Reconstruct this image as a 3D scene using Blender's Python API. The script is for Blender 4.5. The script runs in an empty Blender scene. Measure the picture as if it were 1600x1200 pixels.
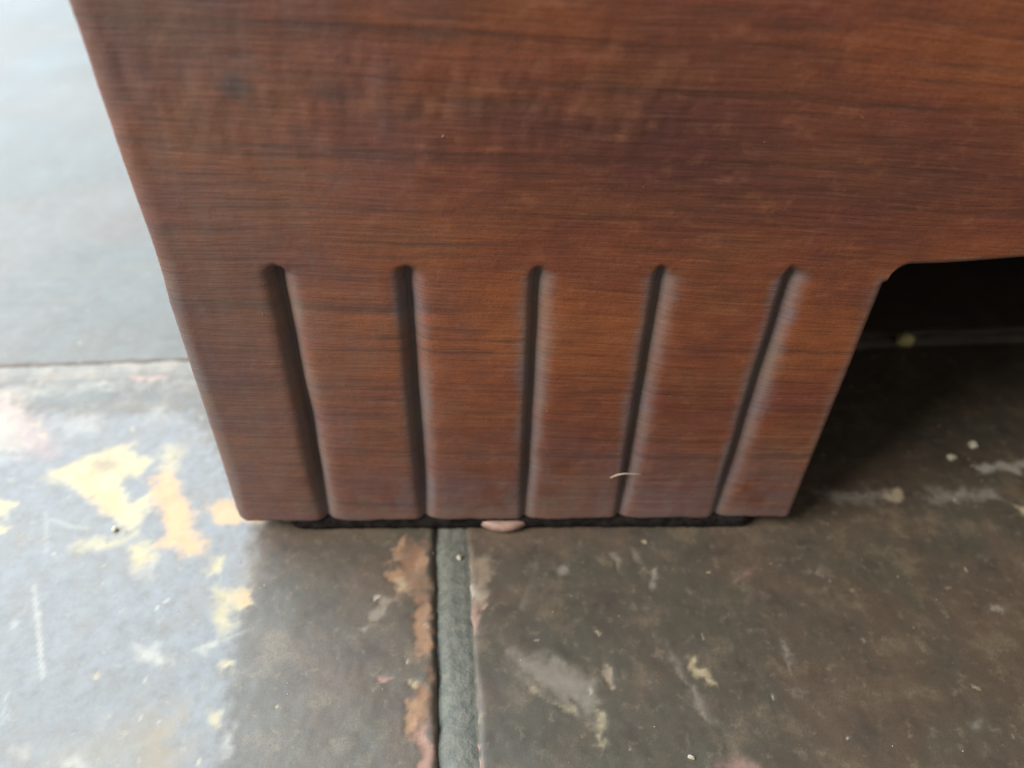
import bpy, math, random
import numpy as np
from mathutils import Vector, Matrix

S = bpy.context.scene
C = S.collection
rad = math.radians

# ------------------------------------------------------------------ camera
CAM_H = 0.12
fwd = Vector((0.03596116, 0.75388395, -0.6560227))
rgt = Vector((0.99935251, -0.02789419, 0.02272619))
upv = rgt.cross(fwd)
cam = bpy.data.cameras.new('camera')
co = bpy.data.objects.new('camera', cam)
C.objects.link(co)
M = Matrix((rgt, upv, -fwd)).transposed().to_4x4()
M.translation = (0, 0, CAM_H)
co.matrix_world = M
cam.sensor_width = 36.0
cam.lens = 27.0
cam.clip_start = 0.004
cam.clip_end = 60
cam.dof.use_dof = True
cam.dof.focus_distance = 0.116
cam.dof.aperture_fstop = 13.0
S.camera = co

# ------------------------------------------------------------------ light
W = bpy.data.worlds.new('World')
S.world = W
W.use_nodes = True
bg = W.node_tree.nodes['Background']
bg.inputs[0].default_value = (0.94, 0.92, 0.90, 1)
bg.inputs[1].default_value = 0.38

def area(name, loc, target, sx, sy, power, col):
    L = bpy.data.lights.new(name, 'AREA')
    L.shape = 'RECTANGLE'; L.size = sx; L.size_y = sy
    L.energy = power; L.color = col
    o = bpy.data.objects.new(name, L); C.objects.link(o)
    o.location = loc
    d = Vector(target) - Vector(loc)
    o.rotation_euler = d.to_track_quat('-Z', 'Y').to_euler()
    return o
# bright window of the room, behind the cabinet and to its left
area('window_light_far_left', (-0.80, 0.85, 1.25), (-0.05, 0.1, 0.3), 1.5, 2.4, 118, (0.72, 0.88, 1.0))
# second window, left of the camera, that lights the front of the foot
area('window_light_left', (-0.92, -0.30, 0.82), (0.0, 0.1, 0.03), 0.6, 0.6, 31, (1.0, 0.94, 0.89))

S.view_settings.view_transform = 'Standard'
S.view_settings.look = 'None'
S.view_settings.exposure = 0
S.view_settings.gamma = 1

# ------------------------------------------------------------------ helpers
rng = np.random.default_rng(7)
class Noise:
    def __init__(self, seed):
        self.t = np.random.default_rng(seed).random((256, 256))
    def __call__(self, x, y):
        xi = np.floor(x).astype(int); yi = np.floor(y).astype(int)
        fx = x - xi; fy = y - yi
        fx = fx*fx*(3-2*fx); fy = fy*fy*(3-2*fy)
        g = lambda a, b: self.t[a & 255, b & 255]
        return (g(xi, yi)*(1-fx)+g(xi+1, yi)*fx)*(1-fy) + (g(xi, yi+1)*(1-fx)+g(xi+1, yi+1)*fx)*fy
def fbm(x, y, s, seed=1, octv=4):
    n = Noise(seed); a = 1; t = 0; r = 0
    for k in range(octv):
        r = r + a*(n(x*s+17.3*k, y*s+5.1*k)-0.5); t += a; a *= 0.55; s *= 2.03
    return r/t*2            # about -1..1
def sst(a, b, x):
    t = np.clip((x-a)/(b-a), 0, 1); return t*t*(3-2*t)

def grid_mesh(name, X, Y, Z, attrs=None, skirt=None, smooth=True):
    """X,Y,Z 2-D arrays; skirt = vector added to a copy of the border to give the sheet thickness"""
    n, m = X.shape
    V = np.stack([X, Y, Z], -1).reshape(-1, 3)
    idx = np.arange(n*m).reshape(n, m)
    F = np.stack([idx[:-1, :-1], idx[1:, :-1], idx[1:, 1:], idx[:-1, 1:]], -1).reshape(-1, 4)
    extra = None
    if skirt is not None:
        b = np.concatenate([idx[:-1, 0], idx[-1, :-1], idx[:0:-1, -1], idx[0, :0:-1]])
        V2 = V[b] + np.array(skirt)
        k = np.arange(len(b)); kn = (k+1) % len(b)
        F2 = np.stack([b[k], n*m+k, n*m+kn, b[kn]], -1)
        V = np.concatenate([V, V2]); F = np.concatenate([F, F2]); extra = b
    me = bpy.data.meshes.new(name)
    me.vertices.add(len(V)); me.vertices.foreach_set('co', V.astype(np.float32).ravel())
    me.loops.add(F.size); me.loops.foreach_set('vertex_index', F.astype(np.int32).ravel())
    me.polygons.add(len(F)); me.polygons.foreach_set('loop_start', (np.arange(len(F))*4).astype(np.int32))
    me.polygons.foreach_set('loop_total', np.full(len(F), 4, np.int32))
    me.update(calc_edges=True)
    me.polygons.foreach_set('use_smooth', np.full(len(F), smooth, bool))
    for an, (kind, arr) in (attrs or {}).items():
        at = me.attributes.new(an, kind, 'POINT')
        if kind == 'FLOAT':
            a = arr.reshape(-1)
            if extra is not None: a = np.concatenate([a, a[extra]])
            at.data.foreach_set('value', a.astype(np.float32))
        else:
            a = arr.reshape(-1, 4)
            if extra is not None: a = np.concatenate([a, a[extra]])
            at.data.foreach_set('color', a.astype(np.float32).ravel())
    me.validate()
    return me
def link(name, me, mat=None, parent=None, **props):
    o = bpy.data.objects.new(name, me); C.objects.link(o)
    if mat is not None and me is not None:
        me.materials.clear(); me.materials.append(mat)
    if parent is not None: o.parent = parent
    for k, v in props.items(): o[k] = v
    return o
def pydata(name, V, F, smooth=False):
    me = bpy.data.meshes.new(name); me.from_pydata([tuple(v) for v in V], [], F); me.update()
    if smooth: me.polygons.foreach_set('use_smooth', [True]*len(me.polygons))
    return me
def box_mesh(name, lo, hi, bev=0.001):
    import bmesh
    bm = bmesh.new(); bmesh.ops.create_cube(bm, size=1)
    for v in bm.verts:
        v.co = Vector([(lo[i]+hi[i])/2 + v.co[i]*(hi[i]-lo[i]) for i in range(3)])
    bmesh.ops.bevel(bm, geom=bm.edges[:], offset=bev, segments=2, affect='EDGES', profile=0.6)
    me = bpy.data.meshes.new(name); bm.to_mesh(me); bm.free()
    return me

# ------------------------------------------------------------------ node helpers
class NT:
    def __init__(self, name):
        self.m = bpy.data.materials.new(name); self.m.use_nodes = True
        self.t = self.m.node_tree; self.b = self.t.nodes['Principled BSDF']
    def n(self, typ, **kw):
        nd = self.t.nodes.new(typ)
        for k, v in kw.items(): setattr(nd, k, v)
        return nd
    def l(self, a, b): self.t.links.new(a, b)
    def set(self, nd, i, v):
        if hasattr(v, 'is_output'): self.l(v, nd.inputs[i])
        else: nd.inputs[i].default_value = v
    def noise(self, vec, scale, detail=4, rough=0.55, dist=0.0):
        nd = self.n('ShaderNodeTexNoise'); self.l(vec, nd.inputs['Vector'])
        nd.inputs['Scale'].default_value = scale; nd.inputs['Detail'].default_value = detail
        nd.inputs['Roughness'].default_value = rough; nd.inputs['Distortion'].default_value = dist
        return nd.outputs['Fac']
    def math(self, op, a, b=0.0, c=0.0, clamp=False):
        nd = self.n('ShaderNodeMath', operation=op, use_clamp=clamp)
        self.set(nd, 0, a); self.set(nd, 1, b); self.set(nd, 2, c)
        return nd.outputs[0]
    def ramp(self, f, a, b, c=0.0, d=1.0):
        nd = self.n('ShaderNodeMapRange', interpolation_type='SMOOTHSTEP')
        self.set(nd, 'Value', f); self.set(nd, 'From Min', a); self.set(nd, 'From Max', b)
        self.set(nd, 'To Min', c); self.set(nd, 'To Max', d)
        return nd.outputs[0]
    def mix(self, f, a, b, mode='MIX'):
        nd = self.n('ShaderNodeMix', data_type='RGBA', blend_type=mode)
        self.set(nd, 0, f)
        self.set(nd, 6, a if hasattr(a, 'is_output') else (*a, 1))
        self.set(nd, 7, b if hasattr(b, 'is_output') else (*b, 1))
        return nd.outputs[2]
    def mapping(self, vec, scale=(1, 1, 1), rot=(0, 0, 0), loc=(0, 0, 0)):
        nd = self.n('ShaderNodeMapping'); self.l(vec, nd.inputs[0])
        nd.inputs['Scale'].default_value = scale; nd.inputs['Rotation'].default_value = rot
        nd.inputs['Location'].default_value = loc
        return nd.outputs[0]
    def attr(self, name, out='Fac'):
        nd = self.n('ShaderNodeAttribute', attribute_name=name); return nd.outputs[out]
    def pos(self):
        return self.n('ShaderNodeTexCoord').outputs['Object']
    def bump(self, h, dist, strength=1.0, normal=None):
        nd = self.n('ShaderNodeBump'); self.l(h, nd.inputs['Height'])
        nd.inputs['Distance'].default_value = dist; nd.inputs['Strength'].default_value = strength
        if normal: self.l(normal, nd.inputs['Normal'])
        return nd.outputs[0]

# ------------------------------------------------------------------ materials
def wood_material():
    t = NT('stained_wood'); p = t.pos()
    warp = t.noise(t.mapping(p, (9, 9, 24)), 1.0, 2)
    q = t.mapping(p, (1, 1, 1), rot=(0, rad(-2.0), 0))
    # shift grain up and down a little so that the lines wander
    sep = t.n('ShaderNodeSeparateXYZ'); t.l(q, sep.inputs[0])
    z = t.math('MULTIPLY_ADD', warp, 0.007, sep.outputs[2])
    cmb = t.n('ShaderNodeCombineXYZ'); t.l(sep.outputs[0], cmb.inputs[0]); t.l(sep.outputs[1], cmb.inputs[1]); t.l(z, cmb.inputs[2])
    g = cmb.outputs[0]
    coarse = t.noise(t.mapping(g, (5, 0.5, 330)), 1.0, 3, 0.6)
    fine = t.noise(t.mapping(g, (50, 0.5, 760)), 1.0, 4, 0.6)
    vfine = t.noise(t.mapping(g, (150, 3, 2100)), 1.0, 3, 0.6)
    blot = t.noise(t.mapping(p, (20, 20, 34)), 1.0, 3)
    hue = t.noise(t.mapping(p, (45, 45, 110), loc=(3, 1, 7)), 1.0, 3)
    speck = t.noise(p, 4200, 3, 0.7)
    c = t.mix(t.ramp(blot, 0.35, 0.68), (0.225, 0.065, 0.022), (0.145, 0.044, 0.021))
    tone = t.attr('tone')
    c = t.mix(t.math('MULTIPLY', tone, 0.85, clamp=True), c, (0.085, 0.030, 0.024))
    c = t.mix(t.math('MULTIPLY', tone, -0.8, clamp=True), c, (0.290, 0.088, 0.024))
    c = t.mix(t.ramp(hue, 0.45, 0.7, 0, 0.45), c, (0.130, 0.036, 0.030))
    c = t.mix(t.ramp(hue, 0.5, 0.28, 0, 0.45), c, (0.205, 0.080, 0.032))
    c = t.mix(t.ramp(fine, 0.48, 0.74, 0, 0.6), c, (0.060, 0.024, 0.016))
    c = t.mix(t.ramp(coarse, 0.53, 0.66, 0, 0.62), c, (0.055, 0.022, 0.014))
    c = t.mix(t.ramp(vfine, 0.5, 0.3, 0, 0.18), c, (0.26, 0.13, 0.075))
    c = t.mix(t.ramp(speck, 0.42, 0.66, 0, 0.42), c, (0.045, 0.022, 0.017))
    soft = t.noise(t.mapping(p, (220, 1, 330)), 1.0, 4, 0.6)
    c = t.mix(t.ramp(soft, 0.50, 0.70, 0, 0.35), c, (0.080, 0.032, 0.022))
    c = t.mix(t.ramp(soft, 0.48, 0.30, 0, 0.30), c, (0.270, 0.110, 0.055))
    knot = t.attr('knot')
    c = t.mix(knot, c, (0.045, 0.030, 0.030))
    dust = t.attr('dust')  # groove and edge dust, plus the flare haze painted on the left
    dn = t.ramp(t.noise(t.mapping(p, (380, 380, 90)), 1.0, 4, 0.65), 0.3, 0.7, 0.62, 1.0)
    dm = t.math('MULTIPLY', dust, dn, clamp=True)
    dust_haze_c = t.mix(t.ramp(hue, 0.35, 0.65), (0.150, 0.122, 0.104), (0.138, 0.118, 0.118))
    c = t.mix(dm, c, dust_haze_c)
    t.l(c, t.b.inputs['Base Color'])
    r = t.math('MULTIPLY_ADD', fine, 0.15, 0.40)
    r = t.math('MULTIPLY_ADD', dm, 0.45, r, clamp=True)
    t.l(r, t.b.inputs['Roughness'])
    t.b.inputs['Specular IOR Level'].default_value = 0.45
    h = t.math('MULTIPLY_ADD', coarse, -0.5, t.math('MULTIPLY', fine, -0.9))
    h = t.math('MULTIPLY_ADD', vfine, 0.35, h)
    n1 = t.bump(h, 0.00026, 0.8)
    n2 = t.bump(t.noise(p, 700, 4, 0.6), 0.00012, 0.6, n1)
    t.l(n2, t.b.inputs['Normal'])
    return t.m

def tile_material(name, shift, k=1.0):
    # k: how strongly the finish is mottled
    t = NT(name); p = t.mapping(t.pos(), loc=shift)
    a = t.noise(p, 16, 4, 0.6, 0.4); b = t.noise(p, 38, 5, 0.6, 0.6)
    d = t.noise(p, 120, 5, 0.65); e = t.noise(p, 420, 4, 0.65); f = t.noise(p, 3600, 3, 0.7)
    c = t.mix(t.ramp(a, 0.38, 0.62), (0.071, 0.050, 0.030), (0.055, 0.048, 0.032))
    c = t.mix(t.ramp(b, 0.46, 0.66, 0, 0.6*k), c, (0.100, 0.063, 0.038))
    c = t.mix(t.ramp(b, 0.50, 0.32, 0, 0.5*k), c, (0.061, 0.059, 0.037))
    c = t.mix(t.ramp(d, 0.51, 0.68, 0, 0.6*k), c, (0.137, 0.103, 0.063))
    c = t.mix(t.ramp(d, 0.48, 0.30, 0, 0.75*k), c, (0.038, 0.028, 0.019))
    c = t.mix(t.ramp(e, 0.54, 0.70, 0, 0.6*k), c, (0.144, 0.112, 0.070))
    c = t.mix(t.ramp(f, 0.42, 0.66, 0, 0.5), c, (0.031, 0.026, 0.019))
    pc = t.attr('paint', 'Color'); pa = t.attr('paint', 'Alpha')
    brk = t.math('ADD', pa, t.math('MULTIPLY', t.math('SUBTRACT', t.noise(p, 330, 5, 0.65), 0.5), 1.15))
    brk = t.math('MULTIPLY', t.math('MULTIPLY', t.ramp(brk, 0.10, 0.95), 0.85), t.ramp(pa, 0.0, 0.9))
    pcc = t.mix(t.ramp(d, 0.42, 0.68, 0, 0.3), pc, (0.15, 0.12, 0.09))
    pcc = t.mix(t.ramp(e, 0.55, 0.75, 0, 0.3), pcc, t.mix(0.5, pc, (0.50, 0.43, 0.32)))
    c = t.mix(brk, c, pcc)
    t.l(c, t.b.inputs['Base Color'])
    r = t.math('MULTIPLY_ADD', t.math('SUBTRACT', b, 0.5), 0.15, 0.60)
    r = t.math('MULTIPLY_ADD', t.math('SUBTRACT', e, 0.5), 0.25, r)
    r = t.math('MULTIPLY_ADD', brk, 0.25, r, clamp=True)
    t.l(r, t.b.inputs['Roughness'])
    t.b.inputs['Specular IOR Level'].default_value = 0.75
    h = t.math('MULTIPLY_ADD', e, 0.25, t.math('MULTIPLY', d, 0.6))
    h = t.math('MULTIPLY_ADD', brk, -0.35, h)
    t.l(t.bump(h, 0.0003, 0.35*k, t.bump(f, 0.00005, 0.4)), t.b.inputs['Normal'])
    return t.m

def plain_material(name, c1, c2, scale=200, rough=0.6, bump=0.0003, spec=0.4):
    t = NT(name); p = t.pos()
    a = t.noise(p, scale, 5, 0.65)
    t.l(t.mix(t.ramp(a, 0.35, 0.65), c1, c2), t.b.inputs['Base Color'])
    t.b.inputs['Roughness'].default_value = rough
    t.b.inputs['Specular IOR Level'].default_value = spec
    t.l(t.bump(a, bump, 0.6), t.b.inputs['Normal'])
    return t.m

M_wood = wood_material()
M_tile = [tile_material('worn_stone_tile', s, k) for s, k in (((0, 0, 0), 1), ((0.7, 0.2, 0), 1), ((0.1, 0.9, 0), 0.25), ((1.3, 0.4, 0), 0.6))]
M_grout = plain_material('old_grout', (0.085, 0.092, 0.078), (0.13, 0.130, 0.105), 700, 0.7, 0.0007)
M_grout2 = plain_material('pale_worn_grout', (0.135, 0.125, 0.105), (0.20, 0.17, 0.135), 160, 0.6, 0.0005)
M_screed = plain_material('screed', (0.05, 0.045, 0.04), (0.08, 0.07, 0.06), 60)
M_pad = plain_material('beige_plastic', (0.24, 0.155, 0.12), (0.33, 0.22, 0.17), 500, 0.5, 0.0001)
M_fibre = plain_material('pale_fibre', (0.45, 0.34, 0.26), (0.55, 0.44, 0.34), 3000, 0.7)
M_grit = plain_material('pale_grit', (0.30, 0.28, 0.20), (0.45, 0.42, 0.33), 900, 0.6)
M_gap_shade = plain_material('gap_shade_black', (0.008, 0.007, 0.007), (0.024, 0.021, 0.019), 700, 1.0, 0.0002, 0.1)  # near-black that stands for shade under the foot
M_yellow = plain_material('yellow_putty', (0.42, 0.35, 0.13), (0.55, 0.47, 0.20), 500, 0.6)

# ------------------------------------------------------------------ floor
def at(px, py, z=0.0):
    """floor point of a mark measured in the photograph (1600 x 1200)"""
    d = fwd + rgt*((px-800)/1200) - upv*((py-600)/1200)
    s = (z-CAM_H)/d.z
    return np.array((d.x*s, d.y*s))

PEACH = (0.44, 0.275, 0.145); CREAM = (0.40, 0.335, 0.19); PALE = (0.34, 0.32, 0.27); RUST = (0.220, 0.108, 0.052); OCHRE = (0.32, 0.185, 0.100)
TAN = (0.24, 0.185, 0.125); PINK = (0.34, 0.19, 0.155); DIM = (0.19, 0.17, 0.135); WORN_GLARE = (0.185, 0.195, 0.200)
# (colour, strength, softness in m, ragged in m, outline)
POLY = [
 (WORN_GLARE, .75, .0022, .0016, [(412,800),(404,850),(396,900),(378,980),(362,1100),(350,1240),(-260,1240),(-260,640),(300,640)]),  # worn coating left of the foot, with window glare painted into its tone
 (CREAM, .95, .0010, .0010, [(70,745),(130,715),(205,690),(215,715),(232,725),(210,745),(195,740),(193,770),(202,795),(240,768),(236,786),(204,828),(185,815),(165,800),(140,770),(115,768),(110,755),(92,750)]),
 (TAN, .75, .0010, .0008, [(145,722),(175,712),(190,722),(168,738),(148,735)]),
 (PEACH, .95, .0012, .0010, [(120,738),(140,735),(150,760),(180,775),(190,800),(175,800),(140,768)]),
 (PEACH, 1., .0009, .0008, [(245,742),(262,735),(282,755),(292,790),(306,803),(298,825),(318,845),(315,862),(290,865),(275,855),(243,855),(262,838),(252,800),(240,770)]),
 (CREAM, .6, .0015, .0010, [(255,700),(281,703),(272,735),(252,735)]),
 (PEACH, .95, .0010, .0007, [(323,792),(342,784),(365,783),(380,806),(410,815),(372,818),(338,813)]),
 (CREAM, .6, .0012, .0012, [(120,848),(165,840),(207,838),(190,850),(160,860),(125,856)]),
 (CREAM, .95, .0010, .0007, [(200,857),(228,848),(242,870),(215,887),(206,872)]),
 (PALE, .5, .0015, .0010, [(210,885),(240,875),(238,900),(220,895)]),
 (CREAM, .9, .0009, .0006, [(333,870),(346,867),(341,893),(324,893)]),
 (CREAM, .85, .0014, .0012, [(335,920),(396,922),(394,938),(374,950),(362,940),(360,978),(350,986),(338,962),(343,940)]),
 (PEACH, .8, .0008, .0008, [(370,925),(396,922),(392,942),(376,945)]),
 (CREAM, 1., .0008, .0006, [(-20,784),(22,787),(8,805),(-20,812)]),
 (CREAM, .9, .0008, .0006, [(-20,816),(13,825),(0,832),(-20,832)]),
 (PINK, .55, .003, .002, [(-30,608),(30,618),(58,660),(78,705),(40,700),(-30,690)]),
 (PALE, .7, .003, .002, [(-30,640),(30,640),(50,690),(0,712),(-30,700)]),
 (PALE, .55, .0025, .0020, [(-30,604),(150,592),(320,588),(320,606),(200,612),(60,625),(-30,630)]),
 (PINK, .95, .0014, .0010, [(197,574),(250,568),(257,588),(205,592)]),
 (PINK, .7, .0018, .0012, [(60,583),(120,572),(175,574),(178,588),(60,590)]),
 (PALE, .55, .003, .0015, [(100,655),(140,650),(150,668),(110,672)]),
 (PALE, .55, .003, .0015, [(235,630),(262,625),(258,645),(232,648)]),
 (PALE, .8, .0010, .0008, [(213,1008),(240,1008),(256,1025),(268,1030),(262,1040),(242,1034),(224,1022)]),
 (PALE, .8, .0007, .0005, [(315,1010),(338,1002),(334,1010),(316,1014)]),
 (CREAM, .95, .0007, .0005, [(351,1035),(366,1036),(363,1048),(352,1046)]),
 (CREAM, .9, .0007, .0006, [(330,1130),(333,1112),(342,1110),(336,1136)]),
 (DIM, .7, .003, .002, [(60,1205),(90,1165),(200,1125),(275,1110),(262,1160),(255,1215)]),
 (TAN, .6, .002, .002, [(230,1140),(275,1110),(262,1165),(250,1215),(225,1215)]),
 (PALE, .7, .001, .001, [(100,1190),(118,1175),(140,1190),(120,1205)]),
 (PALE, .6, .001, .001, [(25,1170),(45,1165),(42,1180),(28,1182)]),
 (PALE, .55, .001, .0008, [(340,1180),(352,1150),(362,1145),(350,1185)]),
 (RUST, .72, .0014, .0022, [(622,842),(650,836),(672,850),(676,900),(678,1000),(674,1060),(679,1215),(660,1215),(652,1150),(636,1110),(640,1080),(660,1055),(652,1000),(648,945),(626,928),(608,900),(618,870)]),
 (OCHRE, .62, .0007, .0014, [(612,845),(632,838),(622,880),(632,912),(645,932),(622,928),(606,902)]),
 (OCHRE, .8, .0006, .0006, [(650,880),(664,862),(668,880),(655,895)]),
 (OCHRE, .55, .0008, .0014, [(652,960),(668,945),(676,1010),(658,1015)]),
 (CREAM, .8, .0004, .0004, [(618,905),(630,903),(628,920),(620,920)]),
 (OCHRE, .6, .0007, .0014, [(630,1090),(655,1085),(650,1130),(640,1155),(632,1120)]),
 (CREAM, .7, .0004, .0004, [(636,1060),(650,1056),(648,1068),(638,1070)]),
 (TAN, .6, .0012, .0012, [(560,975),(600,930),(620,935),(600,960),(570,990)]),
 (PINK, .6, .0009, .0010, [(655,1150),(672,1135),(680,1215),(655,1215)]),
 (PINK, .85, .0007, .0006, [(590,1055),(600,1050),(617,1060),(605,1068),(592,1066)]),
 (PALE, .7, .0006, .0006, [(560,985),(575,975),(568,990)]),
 (DIM, .7, .001, .001, [(572,962),(600,935),(610,945),(590,970)]),
 (TAN, .7, .0010, .0008, [(738,870),(772,862),(765,930),(748,960),(740,1000),(732,990)]),
 (PINK, .6, .0008, .0008, [(728,960),(750,945),(748,990),(730,1005)]),
 (PALE, .9, .0006, .0006, [(730,1030),(740,1032),(745,1070),(744,1110),(738,1160),(729,1150)]),
 (PALE, .7, .0006, .0005, [(738,915),(748,918),(745,935),(738,930)]),
 (PINK, .95, .0007, .0006, [(732,1170),(748,1165),(756,1190),(756,1215),(726,1215)]),
 (CREAM, .5, .0007, .0006, [(750,1115),(762,1105),(758,1150),(750,1150)]),
 (CREAM, .8, .0007, .0008, [(1070,1030),(1085,1028),(1090,1045),(1105,1040),(1112,1065),(1100,1062),(1085,1058),(1075,1045)]),
 (DIM, .8, .001, .001, [(1030,1000),(1045,1000),(1050,1030),(1062,1050),(1090,1075),(1120,1130),(1100,1125),(1070,1080),(1040,1030)]),
 (TAN, .95, .0006, .0006, [(940,1028),(955,1035),(965,1068),(956,1070),(945,1050)]),
 (DIM, .75, .002, .001, [(870,1020),(940,1060),(935,1150),(900,1120),(850,1085),(800,1060),(790,1010)]),
 (CREAM, .6, .0006, .0008, [(835,1075),(860,1090),(900,1120),(898,1128),(870,1108),(835,1085)]),
 (CREAM, .7, .0006, .0008, [(930,1105),(940,1100),(946,1150),(938,1180),(932,1160),(938,1130)]),
 (PINK, .5, .0012, .0008, [(1197,863),(1185,908),(1150,908),(1118,918),(1165,885)]),
 (DIM, .8, .0007, .0008, [(955,855),(968,870),(972,900),(962,895),(953,870)]),
 (DIM, .7, .0007, .0008, [(985,855),(1000,865),(1005,900),(995,890)]),
 (DIM, .8, .0006, .0005, [(1012,885),(1025,888),(1022,925),(1013,918)]),
 (DIM, .8, .001, .0008, [(860,890),(890,885),(905,900),(875,905)]),
 (PALE, .8, .0007, .0005, [(1540,950),(1570,952),(1568,960),(1545,958)]),
 (PALE, .6, .001, .0007, [(1215,1000),(1225,990),(1240,1030),(1250,1080),(1235,1060)]),
 (PALE, .8, .0007, .0005, [(1345,998),(1355,1000),(1362,1010),(1352,1010)]),
 (PALE, .7, .001, .0008, [(1262,890),(1285,885),(1280,900),(1262,898)]),
 (CREAM, .8, .001, .0008, [(1585,790),(1620,792),(1620,815),(1590,805)]),
 (DIM, .8, .002, .0012, [(1270,765),(1330,762),(1400,765),(1405,785),(1300,792)]),
 (CREAM, .7, .0010, .0008, [(1388,760),(1408,765),(1410,782),(1390,780)]),
 (DIM, .8, .002, .0012, [(1440,760),(1500,762),(1560,760),(1570,785),(1450,788)]),
 (PALE, .7, .001, .0008, [(1520,725),(1620,715),(1620,738),(1530,742)]),
 (PINK, .7, .002, .001, [(1110,1195),(1150,1170),(1180,1180),(1200,1215),(1110,1215)]),
 (DIM, .7, .001, .001, [(1520,1120),(1545,1125),(1540,1150),(1520,1145)]),
]
# scratches: colour, strength, half width, points
LINE = [
 (PALE, 0.56, 0.00028, [(52,915),(58,960),(62,1010),(67,1058)]),
 (PALE, 0.37, 0.00016, [(12,1078),(6,1110),(2,1130)]),
 (PALE, 0.37, 0.00016, [(415,1062),(408,1100),(400,1130),(394,1180),(390,1215)]),
 (DIM, 0.50, 0.00064, [(845,845),(838,880),(826,920),(815,950)]),
 (DIM, 0.43, 0.00040, [(735,845),(735,890),(738,905)]),
 (PALE, 0.34, 0.00024, [(300,1015),(340,1002),(385,985),(415,975)]),
 (PALE, 0.28, 0.00024, [(392,1020),(430,1000),(470,970)]),
 (PALE, 0.37, 0.00016, [(945,1165),(938,1185),(930,1215)]),
 (DIM, 0.37, 0.00024, [(560,900),(590,880),(640,868)]),
 (PALE, 0.31, 0.00032, [(70,800),(72,830),(72,860)]),
 (PALE, 0.37, 0.00032, [(80,810),(110,822),(135,825)]),
 (DIM, 0.37, 0.00040, [(1210,1060),(1230,1075),(1262,1085)]),
 (PINK, 0.50, 0.00032, [(398,1028),(412,1024),(425,1020)]),
]
poly_w = [(c, s, so, ra, np.array([at(*p) for p in pts])) for c, s, so, ra, pts in POLY]
line_w = [(c, s, w, np.array([at(*p) for p in pts])) for c, s, w, pts in LINE]
# tiny pits and paint flecks over the near floor
fl = []
for k in range(520):
    x = rng.uniform(-0.13, 0.17); y = rng.uniform(0.04, 0.17)
    fl.append((x, y, rng.uniform(0.00012, 0.00045)*(0.6+y*6), rng.choice(3), rng.uniform(.3, .85)))

def seg_d(px, py, a, b):
    v = b-a; L = v@v+1e-18
    t = np.clip(((px-a[0])*v[0]+(py-a[1])*v[1])/L, 0, 1)
    return np.hypot(px-a[0]-t*v[0], py-a[1]-t*v[1])
def blend(col, msk, c, a):
    n = msk + (1-msk)*a
    w = np.where(n > 1e-6, a/np.maximum(n, 1e-6), 0)[..., None]
    return col*(1-w)+np.array(c)*w, n
def paint(X, Y):
    col = np.zeros(X.shape+(3,))+0.3; msk = np.zeros(X.shape)
    wx = X + 0.0016*fbm(X, Y, 420, 31); wy = Y + 0.0016*fbm(X, Y, 420, 32)
    rag = fbm(X, Y, 700, 33)
    for c, s, so, ra, P in poly_w:
        lo = P.min(0)-0.006; hi = P.max(0)+0.006
        sel = (X > lo[0]) & (X < hi[0]) & (Y > lo[1]) & (Y < hi[1])
        if not sel.any(): continue
        x = wx[sel]; y = wy[sel]; d = np.full(x.shape, 9.); ins = np.zeros(x.shape, bool)
        for i in range(len(P)):
            a = P[i]; b = P[(i+1) % len(P)]
            d = np.minimum(d, seg_d(x, y, a, b))
            if a[1] != b[1]:
                ins ^= ((a[1] > y) != (b[1] > y)) & (x < (b[0]-a[0])*(y-a[1])/(b[1]-a[1])+a[0])
        sd = np.where(ins, -d, d) + ra*rag[sel]
        al = s*sst(so*1.5, -so*1.5, sd)
        cc, mm = blend(col[sel], msk[sel], c, al); col[sel] = cc; msk[sel] = mm
    for c, s, w, P in line_w:
        lo = P.min(0)-0.004; hi = P.max(0)+0.004
        sel = (X > lo[0]) & (X < hi[0]) & (Y > lo[1]) & (Y < hi[1])
        if not sel.any(): continue
        x = X[sel]; y = Y[sel]; d = np.full(x.shape, 9.)
        for i in range(len(P)-1): d = np.minimum(d, seg_d(x, y, P[i], P[i+1]))
        al = s*sst(w*2.2, w*0.4, d)*np.clip(0.8+0.5*rag[sel], 0, 1)
        cc, mm = blend(col[sel], msk[sel], c, al); col[sel] = cc; msk[sel] = mm
    cs = (PALE, CREAM, DIM)
    for x0, y0, r, ci, s in fl:
        sel = (np.abs(X-x0) < r*2.5) & (np.abs(Y-y0) < r*2.5)
        if not sel.any(): continue
        al = s*sst(r*1.6, r*0.4, np.hypot(wx[sel]-x0-(wx[sel]-X[sel]).mean(), (wy[sel]-y0-(wy[sel]-Y[sel]).mean())*0.8))
        cc, mm = blend(col[sel], msk[sel], cs[ci], al); col[sel] = cc; msk[sel] = mm
    return col, msk

O = np.array([-0.0127, 0.1455]); TH = rad(3.4)
eu = np.array([math.cos(TH), math.sin(TH)]); ev = np.array([-math.sin(TH), math.cos(TH)])
def uv2w(U, V): return O[0]+U*eu[0]+V*ev[0], O[1]+U*eu[1]+V*ev[1]

floor = link('floor', None, kind='structure', label='worn dark stone tiles with flaking peach paint and a grout joint')

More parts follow.
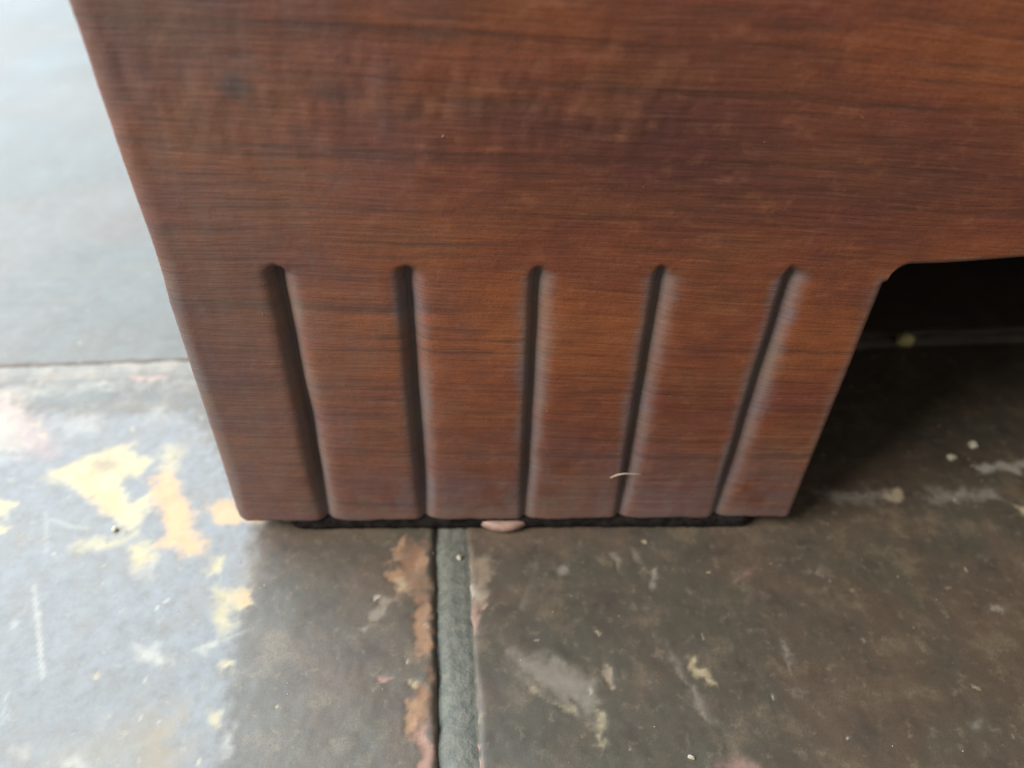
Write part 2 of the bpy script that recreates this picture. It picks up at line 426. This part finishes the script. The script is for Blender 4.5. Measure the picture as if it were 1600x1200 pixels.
def lines(a, b, da, db, st):
    """a..b, spacing st within da..db, coarse outside, and very fine at both ends"""
    da = max(a, da); db = min(b, db)
    L = [np.arange(da, db, st)]
    if da > a+1e-6: L.insert(0, np.linspace(a, da, 8)[:-1])
    L.append(np.linspace(db, b, 8) if db < b-1e-6 else np.array([b]))
    L = np.concatenate(L)
    e = np.array([0, .00012, .0003, .0006, .001])
    L = np.unique(np.round(np.concatenate([L[(L > a+.0012) & (L < b-.0012)], a+e, b-e]), 7))
    return L
def make_tile(u0, u1, v0, v1, dense, mat):
    (ua, ub, us), (va, vb, vs) = dense
    U, V = np.meshgrid(lines(u0, u1, ua, ub, us), lines(v0, v1, va, vb, vs), indexing='ij')
    X, Y = uv2w(U, V)
    col, msk = paint(X, Y)
    # edge: distance to border, nibbled by noise
    d = np.minimum.reduce([U-u0, u1-U, V-v0, v1-V])
    chip = 0.0009 + 0.0011*np.clip(fbm(X, Y, 260, 41)+0.25, 0, 1)
    t = np.clip(1-d/chip, 0, 1)
    Z = -0.0009*t**2.2*(1+0.7*fbm(X, Y, 500, 42))
    Z += 0.00025*fbm(X, Y, 45, 43) + 0.00010*fbm(X, Y, 260, 44) + 0.00005*fbm(X, Y, 900, 46)
    Z -= 0.00016*msk*sst(.3, .8, msk)
    rgba = np.concatenate([col, msk[..., None]], -1)
    me = grid_mesh('tile', X, Y, Z, {'paint': ('FLOAT_COLOR', rgba)}, skirt=(0, 0, -0.006))
    return link('tile', me, mat, floor)
G = 0.006; T = 0.40
none = (9, -9, .05)
make_tile(-T, 0, -T, 0, ((-0.125, 0, .0005), (-0.115, 0, .0005)), M_tile[0])
make_tile(G, G+T, -T, 0, ((0, 0.16, .0005), (-0.115, 0, .0005)), M_tile[1])
make_tile(-T, 0, 0.005, 0.005+T, ((-0.14, 0, .0012), (0, 0.12, .0012)), M_tile[2])
make_tile(G, G+T, 0.005, 0.005+T, ((0.06, 0.2, .0012), (0, 0.08, .0012)), M_tile[3])
# outer tiles, out of sight but there for the floor to go on
def plain_tile(u0, v0):
    U, V = np.meshgrid(np.linspace(u0, u0+T, 5), np.linspace(v0, v0+T, 5), indexing='ij')
    X, Y = uv2w(U, V); Z = 0*X
    me = grid_mesh('tile', X, Y, Z, {'paint': ('FLOAT_COLOR', np.zeros(X.shape+(4,)))}, skirt=(0, 0, -0.006))
    link('tile', me, M_tile[random.randrange(4)], floor)
for i in range(-3, 3):
    for j in range(-3, 4):
        if i in (-1, 0) and j in (-1, 0): continue
        plain_tile(i*(T+G) + (G if i >= 0 else G), j*(T+0.005) + 0.005) if False else plain_tile(G+i*(T+G), 0.005+j*(T+0.005))
# grout between the tiles: hollow strips
def grout(along_v, w, lo, hi, fa, fb):
    a = np.concatenate([np.linspace(lo, fa, 6)[:-1], np.arange(fa, fb, .0006), np.linspace(fb, hi, 6)])
    c = np.linspace(-0.0006, w+0.0006, 15)
    A, Cc = np.meshgrid(a, c, indexing='ij')
    U, V = (Cc, A) if along_v else (A, Cc)
    X, Y = uv2w(U, V)
    k = np.clip(Cc/w, 0, 1)
    Z = -(0.0011+0.0007*fbm(X, Y, 140, 52) if along_v else 0.0004)*np.exp(-(k/0.24)**2) - 0.00025 - 0.0003*np.exp(-(1-k)/0.08) + 0.0003*fbm(X, Y, 300, 51)
    me = grid_mesh('grout', X, Y, Z)
    if along_v: me.flip_normals()
    return link('grout', me, M_grout if along_v else M_grout2, floor)
grout(True, G, -T, T, -0.115, 0.01)
grout(False, 0.005, -T, 0.0-0.0008, -0.14, -0.003)
grout(False, 0.005, G+0.0008, G+T, 0.06, 0.2)
link('screed', pydata('screed', [(-2.5, -2.5, -.0045), (2.5, -2.5, -.0045), (2.5, 3, -.0045), (-2.5, 3, -.0045)], [(0, 1, 2, 3)]), M_screed, floor)

# ------------------------------------------------------------------ cabinet
YF = 0.0941; ZB = 0.0029; ZG = 0.0606; ZC = 0.0575
XL = -0.0468; XJ = 0.0596
cab = link('wooden_cabinet', None, label='reddish brown wooden cabinet with five grooves carved in its foot', category='cabinet')
cab.location = (0, YF, 0)
GX = [-0.02991, -0.01139, 0.00749, 0.02568, 0.04456]
def wav(z, s): return 0.00012*fbm(z, z*0+s, 120, 60) + 0.00004*fbm(z, z*0+s, 900, 61)

def front_depth(X, Z, dE):
    """recess of the front face behind its plane; returns depth and dust"""
    H = np.zeros_like(X); D = np.zeros_like(X); K = np.zeros_like(X)
    for k, gx in enumerate(GX):
        c = gx + 0.00026*fbm(Z, Z*0+k*3.1, 60, 62)
        hw = 0.0026 + 0.0003*fbm(Z, Z*0+k, 130, 63) + 0.0005*(k == 4)*sst(.05, .02, Z)
        dep = (0.0028, 0.0025, 0.0019, 0.0020, 0.0020)[k]*(0.5+0.5*sst(ZB, ZB+.016, Z))
        sx = (X-c)
        al = (.00085, .00075, .00050, .00050, .00050)[k]; ar = hw*0.52
        r = np.where(sx < 0, -sx/al, sx/ar)/2.2
        prof = np.exp(-(r*2.2)**1.25)
        top = sst(ZG+0.0004, ZG-0.0018, Z + 0.0005*fbm(X, Z, 700, 64) + 0.0006*r)
        H = np.maximum(H, dep*prof*top)
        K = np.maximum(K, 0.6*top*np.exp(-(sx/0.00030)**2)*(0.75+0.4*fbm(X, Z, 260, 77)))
        D = np.maximum(D, top*sst(1.0, 0.15, np.abs(sx-.0003)/0.0038 + 0.25*fbm(X, Z, 230, 65) + 0.1*fbm(X, Z, 900, 66)))
    # worn rounding along the outline
    R = 0.0016
    t = np.clip(1-dE/R, 0, 1)
    H += R*(1-np.sqrt(np.clip(1-t*t, 0, 1)))
    # slow unevenness of hand-planed wood, tool marks and a few dents
    H += 0.00022*fbm(X, Z, 45, 67) + 0.00003*fbm(X, Z, 300, 68)
    band = sst(.012, .0, np.abs(Z-0.0845-0.002*fbm(X, Z*0, 60, 73))-0.001)*sst(.035, .02, X)
    H += band*0.00015*fbm(X*1.0, Z*0.55, 420, 69, 2)
    return H, D, K

nz1 = np.unique(np.concatenate([ZB+np.array([0, .00006, .00018, .00035, .0006, .0009, .0012, .0016]), np.arange(ZB+.002, ZC, .00038), [ZC]]))
nzt = np.concatenate([np.linspace(0, 1, 150)**1.0]) 
ZT = 0.105
def ends(z):   # left edge of the foot, with its rounded lower corner
    rb = 0.0018
    q = np.clip((ZB+rb-z)/rb, 0, 1)
    return XL + rb*(1-np.sqrt(np.clip(1-q*q, 0, 1))) + wav(z, 1) - 0.0002*sst(.075, .1, z) + 0.0006*sst(.052, .060, z)*sst(.075, .062, z)*0.6
def ender(z):
    rb = 0.0015
    q = np.clip((ZB+rb-z)/rb, 0, 1)
    return XJ - rb*(1-np.sqrt(np.clip(1-q*q, 0, 1))) + wav(z, 5)*np.clip((ZC-z)/.004, 0, 1)
s = np.linspace(0, 1, 300)
e = np.array([0, .0006, .0016, .003, .005, .0075, .0105, .014])
s = np.unique(np.concatenate([s[(s > .016) & (s < .984)], e, 1-e]))
zrows = np.concatenate([nz1[:-1], ZC+(ZT-ZC)*nzt])
Sg, Zg = np.meshgrid(s, zrows, indexing='ij')
xl = ends(Zg); xr = np.where(Zg <= ZC, ender(Zg), XJ)
Xg = xl+(xr-xl)*Sg
# bottom edge wavers where the flutes have rounded off
Zd = Zg + (0.00045*fbm(Xg, Xg*0, 90, 70)+0.00025*fbm(Xg, Xg*0, 400, 71))*sst(ZB+.004, ZB, Zg)
dL = Xg-xl; dR = np.where(Zg < ZC, xr-Xg, np.hypot(np.maximum(XJ-Xg, 0), Zg-ZC))
dB = Zg-ZB
dE = np.minimum(np.minimum(dL*0.55, dR*1.3), dB*1.2)
H, D, Kc = front_depth(Xg, Zg, dE)
def dust_and_haze(X, Z, dl, dr, db, D):
    n = fbm(X, Z, 160, 72)
    D = np.maximum(D, 0.95*sst(.0042, .0014, dl+0.0009*n)*sst(.068, .055, Z+.004*n))
    D = np.maximum(D, 0.45*sst(.0030, .0008, dr+0.0007*n))
    D = np.maximum(D, 0.75*sst(.0060, .0010, db+0.003*n))
    D = np.maximum(D, 0.75*sst(.034, .004, Z+0.010*n)*sst(-.8, .3, n))
    D = np.maximum(D, 0.50*sst(.010, -.045, X+.012*n))  # flare haze over the left side, painted in as a pale tint
    return np.clip(D*0.9, 0, 1)
Dg = dust_and_haze(Xg, Zg, dL, dR, dB, D)
def knots(X, Z):
    k = 0.85*sst(1.3, .3, np.hypot((X+0.0300)/0.0022, (Z-0.0858)/0.0018)+0.4*fbm(X, Z, 500, 74))
    k = np.maximum(k, 0.5*sst(1.2, .3, np.hypot((X+0.0185)/0.0034, (Z-0.0850)/0.0015)+0.4*fbm(X, Z, 400, 75)))
    k = np.maximum(k, 0.25*sst(1.3, .3, np.hypot((X-0.0030)/0.006, (Z-0.0835)/0.0020)+0.4*fbm(X, Z, 300, 76)))
    return k
def tones(X, Z):
    g = lambda x, z, sx, sz, a: a*np.exp(-((X-x)/sx)**2-((Z-z)/sz)**2)
    T = g(.024, .079, .026, .010, 1.05)+g(-.046, .050, .012, .03, .55)+g(-.032, .094, .02, .008, .5)+g(.052, .072, .02, .006, .5)+g(.03, .094, .015, .006, .3)
    T = T+g(.0, .050, .034, .009, -.75)+g(-.02, .066, .03, .006, -.35)+g(.066, .092, .02, .009, -.7)+g(.008, .092, .016, .006, -.3)+g(.056, .045, .01, .012, -.4)
    T = T+g(.0, .012, .06, .010, .40)+g(.045, .02, .03, .02, .30)  # darker bottom; lower right darkened to paint in the lamp's falloff
    return T*1.0+0.38*fbm(X, Z*2.2, 55, 78)+0.18*fbm(X, Z*5, 160, 79)
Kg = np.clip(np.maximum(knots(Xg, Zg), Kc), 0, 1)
# upper patch right of the foot: the apron above the arch
def under(x):
    d = np.clip((x-XJ)/0.0030, 0, 1)
    return ZC + 0.0031*np.sqrt(np.clip(1-(1-d)**2, 0, 1))**1.1 + 0.0016*sst(.062, .085, x) + 0.0030*np.clip((x-.085)/.1, 0, 1)
xb = np.concatenate([XJ+np.array([0, .00005, .0002, .0004, .0008, .0013, .0018, .0024, .003]), np.arange(XJ+.0036, .105, .0005)])
Xb, Tb = np.meshgrid(xb, nzt, indexing='ij')
zu = under(Xb)
Zb_ = zu + (ZT-zu)*Tb
dEb = np.where(Xb > XJ+.003, Zb_-zu, np.minimum(Zb_-zu, 9))
Hb, Db, _k = front_depth(Xb, Zb_, (Zb_-zu)*1.3)
n_ = fbm(Xb, Zb_, 160, 72)
Db = 0.35*sst(.002, .0006, Zb_-zu+0.0006*n_)
# join: the foot patch gives the shared column its depth
nlow = len(nz1)-1
H[-1, nlow:] = Hb[0, :]
import itertools
def board_mesh():
    A = grid_mesh('front_board', Xg, H, Zd, {'dust': ('FLOAT', Dg), 'knot': ('FLOAT', Kg), 'tone': ('FLOAT', tones(Xg, Zg))})  # 'dust' here also carries the flare haze painted on the left
    B = grid_mesh('apron', Xb, Hb, Zb_, {'dust': ('FLOAT', Db), 'knot': ('FLOAT', Xb*0), 'tone': ('FLOAT', tones(Xb, Zb_))})
    import bmesh
    bm = bmesh.new(); bm.from_mesh(A); bm.from_mesh(B)
    # upper and far part of the board, coarse
    bmesh.ops.remove_doubles(bm, verts=bm.verts[:], dist=2e-6)
    bnd = [ed for ed in bm.edges if ed.is_boundary]
    r = bmesh.ops.extrude_edge_only(bm, edges=bnd)
    vs = [g for g in r['geom'] if isinstance(g, bmesh.types.BMVert)]
    for v in vs: v.co.y = 0.018
    for f in bm.faces: f.smooth = True
    bmesh.ops.recalc_face_normals(bm, faces=bm.faces[:])
    me = bpy.data.meshes.new('front_board'); bm.to_mesh(me); bm.free()
    return me
link('front_board', board_mesh(), M_wood, cab)
def panel(name, lo, hi, bev=.001): return link(name, box_mesh(name, lo, hi, bev), M_wood, cab)
# carcass that the front board belongs to (behind, above and to the right)
panel('side_panel', (XL+.0015, .0182, ZB+.0008), (XL+.0185, .40, .46))
panel('side_panel', (.74, .0182, ZB+.0008), (.757, .40, .46))
panel('bottom_panel', (XL+.0187, .0184, .066), (.7398, .398, .080))
panel('back_panel', (XL+.0187, .3870, ZB+.001), (.7398, .3985, .46))
panel('apron', (.1052, .0006, .0655), (.757, .018, .105), .0008)
panel('door', (XL, .0006, .1062), (.35, .018, .455), .0012)
panel('door', (.352, .0006, .1062), (.757, .018, .455), .0012)
panel('foot', (.65, .0006, ZB), (.757, .018, .0653), .0012)
panel('top_panel', (XL-.008, -.006, .4605), (.765, .402, .480), .003)
def gap_shade_mesh():  # added dark strip: stands in for the contact shade below the foot
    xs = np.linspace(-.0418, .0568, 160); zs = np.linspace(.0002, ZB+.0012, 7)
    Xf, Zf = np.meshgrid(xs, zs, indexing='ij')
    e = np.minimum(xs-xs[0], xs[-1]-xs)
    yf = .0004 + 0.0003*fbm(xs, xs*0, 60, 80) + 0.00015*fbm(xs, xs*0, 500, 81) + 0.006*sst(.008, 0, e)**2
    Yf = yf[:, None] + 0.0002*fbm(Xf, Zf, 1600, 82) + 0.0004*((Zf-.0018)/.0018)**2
    return grid_mesh('gap_shade_strip', Xf, Yf, Zf, skirt=(0, .012, 0))
link('gap_shade_strip', gap_shade_mesh(), M_gap_shade, cab)
# small round pad under the foot
def lathe(name, prof, n=40):
    V = []; F = []
    for r, z in prof:
        for i in range(n):
            a = 2*math.pi*i/n; V.append((r*math.cos(a), r*math.sin(a), z))
    for k in range(len(prof)-1):
        for i in range(n):
            j = (i+1) % n; F.append((k*n+i, k*n+j, (k+1)*n+j, (k+1)*n+i))
    F.append(tuple(range((len(prof)-1)*n, len(prof)*n))); F.append(tuple(range(n-1, -1, -1)))
    return pydata(name, V, F, True)
pad = link('foot_glide', lathe('foot_glide', [(.0040, .0001), (.0058, .0003), (.0066, .0007), (.0069, .0012), (.0069, .0018), (.0067, .0023), (.0060, .0026)]), M_pad, cab, label='small round pinkish beige glide under the foot')
pad.location = (0.0037, 0.0059, 0.0)

# ------------------------------------------------------------------ small loose things
def tube(pts, r, n=6):
    V = []; F = []
    P = [Vector(p) for p in pts]
    for k, p in enumerate(P):
        d = (P[min(k+1, len(P)-1)]-P[max(k-1, 0)]).normalized()
        a = d.orthogonal().normalized(); b = d.cross(a)
        rr = r[k] if isinstance(r, (list, tuple)) else r
        for i in range(n):
            t = 2*math.pi*i/n; V.append(p+a*math.cos(t)*rr+b*math.sin(t)*rr)
    for k in range(len(P)-1):
        for i in range(n):
            j = (i+1) % n; F.append((k*n+i, k*n+j, (k+1)*n+j, (k+1)*n+i))
    F.append(tuple(range(n-1, -1, -1))); F.append(tuple(range((len(P)-1)*n, len(P)*n)))
    return V, F
V, F = tube([(0.0229, YF-.0004, .0158), (0.0240, YF-.0006, .0168), (0.0252, YF-.0007, .0172), (0.0265, YF-.0008, .0173), (0.0280, YF-.0006, .0170), (0.0292, YF-.0003, .0162)], [.00007, .00013, .00010, .00007, .00005, .00004])
link('lint_fibre', pydata('lint_fibre', V, F, True), M_fibre, label='pale curved lint fibre caught across the fourth groove near its foot', category='lint')

def lump(name, loc, r, sq, seed, mat, **kw):
    import bmesh
    bm = bmesh.new(); bmesh.ops.create_icosphere(bm, subdivisions=3, radius=1)
    g = random.Random(seed); ph = [g.uniform(0, 6) for _ in range(6)]
    for v in bm.verts:
        c = v.co.copy()
        k = 1+0.16*math.sin(3*c.x+ph[0])+0.13*math.sin(4*c.y+ph[1])+0.09*math.sin(7*c.z+ph[2]+5*c.x)
        v.co = Vector((c.x*r*k, c.y*r*sq[0]*k, max(-.55, c.z)*r*sq[1]*k))
    for f in bm.faces: f.smooth = True
    me = bpy.data.meshes.new(name); bm.to_mesh(me); bm.free()
    o = link(name, me, mat, **kw); o.location = (*loc, r*sq[1]*0.45); o.rotation_euler.z = g.uniform(0, 6)
    return o
lump('putty_blob', at(1411, 534), .0026, (.75, .7), 3, M_yellow, label='yellow putty blob on the far grout joint under the cabinet', category='putty')
lump('grit_crumb', at(1519, 697), .0011, (.8, .7), 4, M_grit, label='pale crumb in the dark under the cabinet, farther and righter of two', category='crumb', group='crumbs on the floor')
lump('grit_crumb', at(1487, 716), .0011, (.6, .7), 5, M_grit, label='pale crumb in the dark under the cabinet, nearer and lefter of two', category='crumb', group='crumbs on the floor')
lump('grit_crumb', at(1080, 1184), .0005, (.6, .7), 6, M_grit, label='tiny white crumb on the floor at the bottom edge, right of the grout', category='crumb', group='crumbs on the floor')
lump('grit_crumb', at(718, 872), .0006, (.9, .7), 7, M_grit, label='pinkish white crumb lying in the grout joint below the foot glide', category='crumb', group='crumbs on the floor')
lump('grit_crumb', at(180, 828), .0007, (.6, .7), 8, M_grit, label='bright crumb between the peach paint flakes left of the foot', category='crumb', group='crumbs on the floor')
# fine dust: hundreds of specks
V = []; F = []
for k in range(260):
    x = rng.uniform(-.12, .16); y = rng.uniform(.045, .2)
    if -0.05 < x < .065 and y > YF: continue
    r = rng.uniform(.00005, .00017)*(0.7+4*y); b = len(V)
    a0 = rng.uniform(0, 6)
    for i in range(5): V.append((x+r*math.cos(a0+i*1.257), y+.7*r*math.sin(a0+i*1.257), 0.0))
    V.append((x, y, r*.8+.0001))
    F += [(b+i, b+(i+1) % 5, b+5) for i in range(5)]
link('dust', pydata('dust', V, F, True), M_grit, kind='stuff', label='fine pale dust specks on the floor', category='dust')

# a few dust specks clinging to the front of the foot
V = []; F = []
spots = [(-0.0052, .0797, .00022), (.0398, .0579, .00016), (-.0115, .0580, .00012), (.0412, .0700, .00010), (-.0330, .0520, .00014), (-.0245, .0440, .00012), (.0062, .0400, .00010)]
spots += [(rng.uniform(-.044, .057), rng.uniform(.006, .094), rng.uniform(.00004, .00009)) for k in range(60)]
for x, z, r in spots:
    if z < ZG+.001 and min(abs(x-g) for g in GX) < .003: continue
    b = len(V); a0 = rng.uniform(0, 6)
    for i in range(5): V.append((x+r*math.cos(a0+i*1.257), 0.0003, z+1.3*r*math.sin(a0+i*1.257)))
    V.append((x, -r*.8-.0001, z))
    F += [(b+i, b+(i+1) % 5, b+5) for i in range(5)]
link('dust_specks', pydata('dust_specks', V, F, True), M_grit, cab, kind='stuff')
